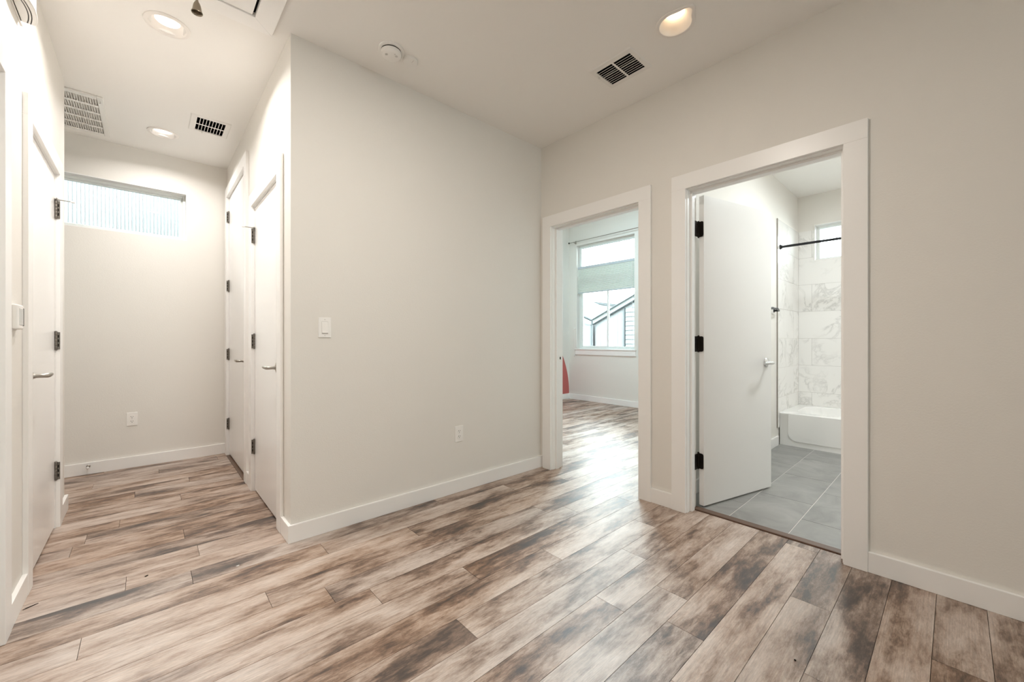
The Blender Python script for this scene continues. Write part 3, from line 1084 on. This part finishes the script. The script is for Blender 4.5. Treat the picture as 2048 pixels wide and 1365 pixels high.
def speck(x, y, sx, sy, rot, material, label):
    mb = MB()
    pts = []
    rr = random.Random(int(x * 1000))
    for k in range(9):
        a = 2 * pi * k / 9
        r = 0.7 + 0.5 * rr.random()
        px, py = sx * r * cos(a), sy * r * sin(a)
        pts.append((x + px * cos(rot) - py * sin(rot), y + px * sin(rot) + py * cos(rot), 0.0004))
    mb.prism(pts, (0, 0, 0.0022))
    tag(mb.build('floor_crumb', material, origin=(x, y, 0)), label, 'crumb')


speck(-0.002, 2.506, 0.006, 0.004, 0.4, M['dark'], 'tiny dark crumb on the floor in the hallway mouth')
speck(0.323, 2.323, 0.007, 0.003, 0.2, M['rubber'], 'tiny white crumb on the floor before the corner baseboard')
speck(-0.352, 2.535, 0.020, 0.0022, 0.5, M['dark'], 'thin dark splinter on the floor by the left baseboard')
speck(1.630, 0.367, 0.004, 0.003, 0.9, M['dark'], 'tiny dark crumb on the planks before the bathroom')

# ------------------------------------------------------------------ hallway window
def window_frame(mb, plane, p0, p1, u0, u1, z0, z1, fw, axis):
    for (a, b, c, d) in holes_rect(u0, u1, z0, z1, [(u0 + fw, u1 - fw, z0 + fw, z1 - fw)]):
        if axis == 'y':
            mb.box(a, b, p0, p1, c, d)
        else:
            mb.box(p0, p1, a, b, c, d)


t = thing('window_1', (-0.34, YE, 2.0), 'wide shallow clerestory window high on the hallway end wall', 'window', 'structure')
mb = MB()
window_frame(mb, None, YE + 0.075, YE + 0.13, -0.95, 0.272, 2.0, 2.43, 0.028, 'y')
mb.build('window_frame', M['vinyl'], t, bevel=0.003)
mb = MB()
window_frame(mb, None, YE + 0.09, YE + 0.12, -0.922, 0.244, 2.028, 2.402, 0.014, 'y')
mb.build('glazing_bead', M['vinyl'], t, bevel=0.002)
mb = MB()
window_frame(mb, None, YE + 0.0005, YE + 0.0745, -0.9495, 0.2715, 2.0005, 2.4295, 0.006, 'y')
mb.build('window_liner', M['trim'], t)
MB().box(-0.922, 0.244, YE + 0.103, YE + 0.107, 2.03, 2.40).build('pane', M['glass'], t)

t = thing('added_window_5', (1.8, YBACK, 0.9), 'unseen window added far behind the camera for frontal daylight', 'window', 'structure')  # added out of view so daylight reaches the middle wall
mb = MB()
window_frame(mb, None, YBACK - 0.10, YBACK - 0.04, 1.3, 2.3, 0.9, 2.35, 0.04, 'y')
mb.box(1.78, 1.82, YBACK - 0.10, YBACK - 0.04, 0.94, 2.31)
mb.build('window_frame', M['vinyl'], t, bevel=0.003)
MB().box(1.34, 1.78, YBACK - 0.072, YBACK - 0.068, 0.94, 2.31).build('pane', M['glass'], t)
MB().box(1.82, 2.26, YBACK - 0.072, YBACK - 0.068, 0.94, 2.31).build('pane', M['glass'], t)

# ------------------------------------------------------------------ bedroom window
f0, f1 = XF + 0.085, XF + 0.15


def bedroom_window(name, y0, label):
    t = thing(name, (XF, y0 + 0.59, 0.915), label, 'window', 'structure')
    y1, z0, z1 = y0 + 1.18, 0.915, 2.82
    mb = MB()
    window_frame(mb, None, f0, f1, y0, y1, z0, z1, 0.042, 'x')
    mb.box(f0, f1, y0 + 0.042, y1 - 0.042, 2.16, 2.23)
    mb.build('window_frame', M['vinyl'], t, bevel=0.003)
    mb = MB()
    ym = y0 + 0.575
    window_frame(mb, None, f0 + 0.004, f0 + 0.034, ym - 0.02, y1 - 0.042, z0 + 0.042, 2.16, 0.030, 'x')
    mb.build('window_sash', M['vinyl'], t, bevel=0.003)
    mb = MB()
    window_frame(mb, None, f0 + 0.036, f0 + 0.062, y0 + 0.042, ym + 0.02, z0 + 0.042, 2.16, 0.024, 'x')
    mb.build('window_sash', M['vinyl'], t, bevel=0.003)
    mb = MB()
    mb.box(f0 + 0.017, f0 + 0.021, ym + 0.01, y1 - 0.072, z0 + 0.072, 2.13)
    mb.build('pane', M['glass'], t)
    MB().box(f0 + 0.047, f0 + 0.051, y0 + 0.066, ym - 0.004, z0 + 0.066, 2.136).build('pane', M['glass'], t)
    MB().box(f0 + 0.03, f0 + 0.034, y0 + 0.042, y1 - 0.042, 2.23, z1 - 0.042).build('pane', M['glass'], t)
    mb = MB()
    mb.prism([(XF - 0.028, y0 - 0.035, z0 + 0.001), (XF - 0.001, y0 - 0.035, z0 + 0.001), (XF - 0.001, y0 + 0.001, z0 + 0.001), (f0 - 0.001, y0 + 0.001, z0 + 0.001), (f0 - 0.001, y1 - 0.001, z0 + 0.001), (XF - 0.001, y1 - 0.001, z0 + 0.001), (XF - 0.001, y1 + 0.025, z0 + 0.001), (XF - 0.028, y1 + 0.025, z0 + 0.001)], (0, 0, 0.018))
    mb.build('window_sill', M['trim'], t, bevel=0.003)
    MB().box(XF - 0.017, XF, y0 - 0.03, y1 + 0.02, z0 - 0.088, z0).build('apron', M['trim'], t, bevel=0.002)
    mb = MB()
    mb.lathe([(0.011, 0), (0.012, 0.004), (0.008, 0.010), (0.002, 0.012)], (f0 + 0.004, ym - 0.008, 1.13), (-1, 0, 0), 16)
    mb.box(f0 - 0.008, f0 + 0.004, ym - 0.014, ym - 0.002, 1.115, 1.16)
    mb.build('sash_latch', M['vinyl'], t, smooth=True)


bedroom_window('window_2', 3.50, 'tall bedroom window with a slider below and a fixed light above')
bedroom_window('added_window_4', 1.74, 'unseen second bedroom window added for more daylight')  # added out of view to let more daylight into the bedroom
y0, y1, z0, z1 = 3.50, 4.68, 0.915, 2.82

# cellular shade drawn to the middle of the window
t = thing('cellular_shade', (XF + 0.04, 4.09, 1.94), 'pleated cellular shade across the middle of the bedroom window', 'window shade')
xs = XF + 0.035
mb = MB()
mb.box(xs - 0.016, xs + 0.020, y0 + 0.012, y1 - 0.012, 2.385, 2.430)
mb.build('top_rail', mat('shade_rail_grey', (0.50, 0.54, 0.58), 0.4), t, bevel=0.004)
MB().box(xs - 0.014, xs + 0.018, y0 + 0.012, y1 - 0.012, 1.940, 1.962).build('bottom_rail', mat('shade_rail_grey', (0.50, 0.54, 0.56), 0.4), t, bevel=0.004)
n = 26
pts = []
for k in range(2 * n + 1):
    pts.append((xs - 0.012 + (0.007 if k % 2 else 0.0), 1.962 + (2.385 - 1.962) * k / (2 * n)))
back = [(xs + 0.012 - (0.007 if k % 2 else 0.0), 1.962 + (2.385 - 1.962) * k / (2 * n)) for k in range(2 * n, -1, -1)]
mb = MB()
for line in (pts, back):
    vs = [(x, y, z) for (x, z) in line for y in (y0 + 0.014, y1 - 0.014)]
    mb.add(vs, [(2 * i, 2 * i + 1, 2 * i + 3, 2 * i + 2) for i in range(len(line) - 1)])
mb.build('pleated_fabric', M['fabric'], t)
MB().cyl((xs - 0.02, 3.548, 0.43), (xs - 0.02, 3.548, 2.385), 0.0022, 6).build('lift_cord', M['plastic'], t)
MB().lathe([(0.004, 0.03), (0.008, 0.024), (0.009, 0.004), (0.004, 0.0)], (xs - 0.02, 3.548, 0.405), (0, 0, 1), 12).build('tassel', M['plastic_grey'], t, smooth=True)

# thin curtain rod
t = thing('curtain_rod', (XF - 0.06, 4.1, 2.88), 'thin curtain rod over the bedroom window', 'curtain rod')
MB().cyl((XF - 0.06, 3.20, 2.883), (XF - 0.06, 4.80, 2.883), 0.006, 10).build('rod', M['nickel'], t, smooth=True)
for yy in (3.36, 4.70):
    mb = MB()
    mb.box(XF - 0.004, XF, yy - 0.012, yy + 0.012, 2.855, 2.915)
    mb.tube([(XF - 0.003, yy, 2.88), (XF - 0.04, yy, 2.872), (XF - 0.06, yy, 2.874)], 0.006, 8)
    mb.build('bracket', M['nickel'], t)
MB().lathe([(0.006, 0), (0.014, 0.004), (0.016, 0.012), (0.010, 0.022), (0.001, 0.026)], (XF - 0.06, 4.80, 2.883), (0, 1, 0), 16).build('finial', M['bronze'], t, smooth=True)

# small cord cleat and tassel left of the sill
t = thing('blind_tassel', (XF - 0.012, 4.704, 0.80), 'small grey blind tassel hanging left of the bedroom sill', 'tassel')
MB().cyl((XF - 0.034, 4.707, 0.826), (XF - 0.034, 4.707, 1.30), 0.0013, 6).build('cord', M['plastic'], t)
MB().lathe([(0.004, 0.032), (0.010, 0.024), (0.011, 0.004), (0.005, 0.0)], (XF - 0.034, 4.707, 0.797), (0, 0, 1), 12).build('bead', M['plastic_grey'], t, smooth=True)
MB().box(XF - 0.036, XF, 4.700, 4.714, 1.294, 1.306).build('cord_hook', M['plastic'], t)

# red half circle painted on the bedroom's side wall, cut by the corner and the baseboard
R, cx_, cz_ = 1.452, 4.395, BBH + 0.004
o = [(max(2.9, cx_ - R), YL, cz_)]
for k in range(81):
    a = pi - pi * k / 80
    x = cx_ + R * cos(a)
    if 2.9 < x < XF - 0.001:
        o.append((x, YL, cz_ + R * sin(a)))
    elif x >= XF - 0.001:
        break
o.append((min(XF - 0.001, cx_ + R), YL, cz_))
tag(MB().prism(o, (0, -0.0012, 0)).build('wall_mural', M['red'], origin=(cx_, YL, cz_)), 'red half circle painted on the bedroom side wall above the baseboard', 'mural')

# ------------------------------------------------------------------ bathroom
# tiled surround: side wall and back wall
mb = MB()
cz = [0.178 + 0.3105 * k for k in range(8)]
TT = 0.010
for r, (a, b) in enumerate(zip(cz, cz[1:])):
    x = 4.847 - (0.0 if r % 2 else 0.305)
    while x < XT:
        xa, xb = max(4.847, x), min(x + 0.61, XT - TT)
        if xb - xa > 0.01:
            mb.box(xa + 0.001, xb - 0.001, 1.25 - TT, 1.25, a + 0.001, b - 0.001, (random.random(), random.random(), random.random()))
        x += 0.61
struct(mb.build('wall_tile_left', M['marble']), 'white marble tiles on the bathroom side wall above the tub', 'wall tile')
mb = MB()
WH = (0.49, 1.088, 2.0, 2.408)
for r, (a, b) in enumerate(zip(cz, cz[1:])):
    y = 1.112 - 0.61 * 4 + (0.305 if r % 2 else 0.0)
    while y < 1.25:
        ya, yb = max(-0.4, y), min(y + 0.61, 1.25 - TT)
        if yb - ya > 0.01:
            c = (random.random(), random.random(), random.random())
            for (p, q, s, u) in holes_rect(ya + 0.001, yb - 0.001, a + 0.001, b - 0.001, [WH]):
                mb.box(XT - TT, XT, p, q, s, u, c)
        y += 0.61
struct(mb.build('wall_tile_back', M['marble']), 'white marble tiles with grey veins behind the bathtub', 'wall tile')
mb = MB()
mb.box(4.848, XT - 0.002, 1.25 - 0.0085, 1.2499, 0.19, cz[-1] - 0.002)
for (p, q, s, u) in holes_rect(-0.4, 1.2415, 0.19, cz[-1] - 0.002, [WH]):
    mb.box(XT - 0.0085, XT - 0.0001, p, q, s, u)
struct(mb.build('wall_grout', M['grout']), 'grey grout between the marble wall tiles', 'grout')
struct(MB().box(4.8435, 4.8465, 1.25 - 0.0115, 1.25, 0.178, cz[-1] + 0.003).build('trim_1', M['nickel']), 'thin dark metal edge trim of the marble tiles', 'trim')

t = thing('window_3', (XT, 0.79, 2.0), 'small square window high in the marble tiled wall', 'window', 'structure')
mb = MB()
window_frame(mb, None, XT + 0.08, XT + 0.14, 0.49, 1.088, 2.0, 2.408, 0.035, 'x')
mb.build('window_frame', M['vinyl'], t, bevel=0.003)
MB().box(XT + 0.112, XT + 0.116, 0.525, 1.053, 2.035, 2.373).build('pane', M['glass'], t)
mb = MB()
window_frame(mb, None, XT - 0.014, XT + 0.08, 0.4895, 1.0885, 1.9995, 2.4085, 0.007, 'x')
mb.build('window_liner', M['trim'], t)


def bathtub():
    xa, xb, ya, yb, zt = 4.905, XT - TT - 0.001, -0.29, 1.25 - TT - 0.001, 0.338
    t = thing('bathtub', ((xa + xb) / 2, (ya + yb) / 2, 0), 'white alcove bathtub below the marble tiles', 'bathtub')
    n = 48

    def rr(x0, x1, y0, y1, r, z):
        o = []
        for (cx, cy, a0) in ((x1 - r, y1 - r, 0), (x0 + r, y1 - r, 90), (x0 + r, y0 + r, 180), (x1 - r, y0 + r, 270)):
            for k in range(12):
                a = radians(a0 + 90 * k / 11)
                o.append((cx + r * cos(a), cy + r * sin(a), z))
        return o
    rings = [rr(xa + 0.002, xb, ya, yb, 0.004, 0.0), rr(xa + 0.002, xb, ya, yb, 0.004, zt - 0.03), rr(xa - 0.004, xb, ya, yb, 0.004, zt - 0.02), rr(xa - 0.004, xb, ya, yb, 0.006, zt - 0.008), rr(xa + 0.004, xb - 0.004, ya + 0.006, yb - 0.006, 0.01, zt),
             rr(xa + 0.085, xb - 0.07, ya + 0.09, yb - 0.10, 0.16, zt), rr(xa + 0.095, xb - 0.08, ya + 0.10, yb - 0.11, 0.16, zt - 0.012),
             rr(xa + 0.12, xb - 0.10, ya + 0.13, yb - 0.16, 0.15, 0.14), rr(xa + 0.17, xb - 0.14, ya + 0.18, yb - 0.24, 0.12, 0.075), rr(xa + 0.25, xb - 0.22, ya + 0.26, yb - 0.33, 0.08, 0.065)]
    vs = [p for r in rings for p in r]
    fs = [(j * n + i, j * n + (i + 1) % n, (j + 1) * n + (i + 1) % n, (j + 1) * n + i) for j in range(len(rings) - 1) for i in range(n)]
    fs.append(tuple((len(rings) - 1) * n + i for i in range(n)))
    MB().add(vs, fs).build('basin', M['acrylic'], t, smooth=True)
    # apron: raised panel with rounded lower corners
    y0, y1, z0, z1, r = ya + 0.07, yb - 0.075, 0.050, zt - 0.012, 0.075
    o = [(xa + 0.0025, y1, z1), (xa + 0.0025, y0, z1)]
    for k in range(9):
        a = radians(180 + 90 * k / 8)
        o.append((xa + 0.0025, y0 + r + r * cos(a), z0 + r + r * sin(a)))
    for k in range(9):
        a = radians(270 + 90 * k / 8)
        o.append((xa + 0.0025, y1 - r + r * cos(a), z0 + r + r * sin(a)))
    MB().prism(o, (-0.0068, 0, 0)).build('apron_panel', M['acrylic'], t, bevel=0.005, smooth=False, seg=3)


bathtub()

t = thing('shower_rod', (4.93, 0.42, 2.07), 'straight black shower curtain rod across the tub', 'shower rod')
MB().cyl((4.925, -0.396, 2.066), (4.925, 1.234, 2.066), 0.0125, 16).build('rod', M['blackmetal'], t, smooth=True)
for (yy, d) in ((1.2395, -1), (-0.3995, 1)):
    MB().lathe([(0.026, 0), (0.026, 0.007), (0.019, 0.012), (0.016, 0.022)], (4.925, yy, 2.066), (0, d, 0), 20).build('flange', M['blackmetal'], t, smooth=True)

t = thing('towel_bar', (4.62, 1.25, 1.40), 'black towel bar on the wall behind the open bathroom door', 'towel bar')
MB().tube([(4.745, 1.205, 1.388), (4.58, 1.175, 1.400), (4.36, 1.205, 1.388)], 0.008, 10).build('bar', M['blackmetal'], t, smooth=True)
MB().tube([(4.745, 1.205, 1.392), (4.58, 1.215, 1.412), (4.36, 1.205, 1.392)], 0.007, 10).build('bar', M['blackmetal'], t, smooth=True)
for xx in (4.747, 4.358):
    MB().lathe([(0.018, 0), (0.018, 0.006), (0.010, 0.010), (0.010, 0.05)], (xx, 1.25, 1.390), (0, -1, 0), 16).build('post', M['blackmetal'], t, smooth=True)


def added_flush_light(x, y, H, label, watts, colour):  # unseen fixture added to brighten a side room
    t = thing('added_flush_light', (x, y, H + 0.02), label, 'ceiling light')
    MB().lathe([(0.15, 0), (0.15, -0.02), (0.14, -0.03)], (x, y, H + 0.02), (0, 0, 1), 40).build('base', M['can'], t, smooth=True)
    MB().lathe([(0.138, -0.028), (0.13, -0.05), (0.09, -0.066), (0.002, -0.07)], (x, y, H + 0.02), (0, 0, 1), 40).build('diffuser', M['glow_end'], t, smooth=True)
    d = bpy.data.lights.new('added_flush_lamp', 'AREA')
    d.shape = 'DISK'
    d.size = 0.24
    d.energy = watts
    d.color = colour
    o = bpy.data.objects.new('lamp', d)
    COL.objects.link(o)
    o.parent = t
    o.location = (0, 0, -0.074)


added_flush_light(4.1, 0.15, H, 'unseen ceiling light added to brighten the bathroom', CAN_W['bath'], (0.90, 0.97, 1.0))
added_flush_light(4.2, 3.1, HB - 0.02, 'unseen cool ceiling light added to brighten the bedroom', CAN_W['bed'], (0.64, 0.89, 1.0))

# ------------------------------------------------------------------ outside
struct(MB().box(-14, 30, -14, 30, -3.3, -3.2).build('ground', M['ground']), 'gravel ground outside below the windows', 'ground')

# corrugated wall seen through the hallway window
t = thing('metal_wall_building', (-0.3, 7.0, -3.2), 'white corrugated metal wall outside the hallway window', 'building')
mb = MB()
x = -5.0
sec = []
P = 0.034
while x < 4.0:
    sec += [(x, 7.0), (x + 0.009, 7.0), (x + 0.013, 6.987), (x + 0.027, 6.987), (x + 0.031, 7.0)]
    x += P
vs = [(a, b, z) for z in (-3.2, 3.06) for (a, b) in sec]
n = len(sec)
mb.add(vs, [(i, i + 1, n + i + 1, n + i) for i in range(n - 1)])
mb.build('corrugated_panel', M['metalwall'], t)
MB().box(-5, 4, 7.03, 11, -3.2, 3.06).build('building_body', M['metalwall'], t)
MB().box(-5.1, 4.1, 6.94, 7.03, 3.06, 3.14).build('cap_flashing', M['fascia'], t)


def house(name, label, X, pieces):
    pass


# gabled neighbour with vertical siding, valley on its left
t = thing('gabled_house', (9.5, 3.5, -3.2), 'pale gabled neighbour house with vertical siding outside the bedroom window', 'house')
XG = 9.5
zv = 1.62


def rake(y):
    return zv + 0.447 * (6.95 - y)


mb = MB()
y = 7.00
apex = 4.6
o = [(XG, 6.93, -3.2), (XG, 6.93, rake(6.93)), (XG, apex, rake(apex)), (XG, 2.2, rake(7.0)), (XG, 2.2, -3.2)]
mb.prism(o, (5, 0, 0))
mb.build('wall', M['siding'], t)
mb = MB()
yy = 6.9
while yy > 6.02:
    mb.box(XG - 0.006, XG, yy - 0.015, yy + 0.015, -3.0, rake(yy) - 0.1)
    yy -= 0.14
mb.build('siding_battens', M['siding'], t)
mb = MB()
zz = -2.0
while zz < rake(5.9) + 1.4:
    ylim = min(5.93, 6.95 - (zz + 0.12 - zv + 0.08) / 0.447)
    mb.prism([(XG - 0.035, ylim, zz), (XG, ylim, zz), (XG, ylim, zz + 0.118), (XG - 0.012, ylim, zz + 0.118)], (0, -(ylim - 4.0), 0))
    zz += 0.12
mb.build('lap_siding', M['siding2'], t)
MB().box(XG - 0.05, XG, 5.95, 5.985, -3.0, rake(5.985) - 0.1).build('corner_trim', M['trim_shadow'], t)
th = 0.12


def rake_board(z_hi, z_lo, x0, x1, material, nm):
    m = MB()
    m.prism([(x0, 6.95, rake(6.95) + z_lo), (x0, 6.95, rake(6.95) + z_hi), (x0, apex, rake(apex) + z_hi), (x0, apex, rake(apex) + z_lo)], (x1 - x0, 0, 0))
    m.prism([(x0, apex, rake(apex) + z_lo), (x0, apex, rake(apex) + z_hi), (x0, 2.17, rake(6.95) + z_hi), (x0, 2.17, rake(6.95) + z_lo)], (x1 - x0, 0, 0))
    m.build(nm, material, t)


rake_board(0.04, -0.065, XG - 0.10, XG - 0.002, M['fascia'], 'rake_board')
rake_board(0.065, 0.04, XG - 0.16, XG + 5, M['trim_shadow'], 'roof')
rake_board(-0.065, -0.085, XG - 0.07, XG - 0.003, M['trim_shadow'], 'rake_shadow')  # dark strip standing in for the shadow under the rake board
mb = MB()
mb.tube([(XG - 0.09, 7.02, 1.52), (XG - 0.09, 7.02, -3.1)], 0.04, 8)
mb.box(XG - 0.14, XG + 0.0, 6.96, 7.08, 1.53, 1.64)
mb.build('downspout', mat('grey_downspout', (0.09, 0.105, 0.11), 0.5), t)

# second neighbour, left of the valley
t = thing('neighbor_house', (9.6, 9.0, -3.2), 'pale neighbour house left of the downspout outside the bedroom window', 'house')
o = [(9.6, 7.09, -3.2), (9.6, 7.09, 1.62), (9.6, 10.2, 2.90), (9.6, 13.0, 1.6), (9.6, 13.0, -3.2)]
MB().prism(o, (2.4, 0, 0)).build('wall', M['siding'], t)
o = [(9.5, 7.06, 1.66), (9.5, 7.06, 1.70), (9.5, 10.2, 3.02), (9.5, 10.2, 2.94)]
MB().prism(o, (2.6, 0, 0)).build('roof', M['trim_shadow'], t)
o = [(9.52, 7.14, 1.52), (9.52, 7.14, 1.66), (9.52, 10.2, 2.94), (9.52, 10.2, 2.80)]
MB().prism(o, (0.07, 0, 0)).build('rake_board', M['fascia'], t)

# far house with a shingled slope
t = thing('shingled_house', (21, 14, -3.2), 'farther house with a grey shingle roof below a pale eave', 'house')
MB().prism([(12.6, 11.3, 1.5), (12.6, 11.3, 1.9), (12.6, 14.0, 2.86), (12.6, 14.0, 1.5)], (18, 0, 0)).build('roof', M['shingle'], t)
MB().box(12.8, 30.4, 11.5, 18.0, -3.2, 1.5).build('wall', M['siding'], t)
MB().box(12.6, 30.6, 14.0, 18.0, 1.5, 3.22).build('upper_wall', M['siding2'], t)
MB().box(12.5, 30.7, 13.8, 18.2, 3.26, 3.36).build('eave', M['fascia'], t)
MB().box(12.6, 30.6, 13.86, 14.0, 3.18, 3.26).build('eave_shadow', M['trim_shadow'], t)  # dark strip standing in for shade below the eave
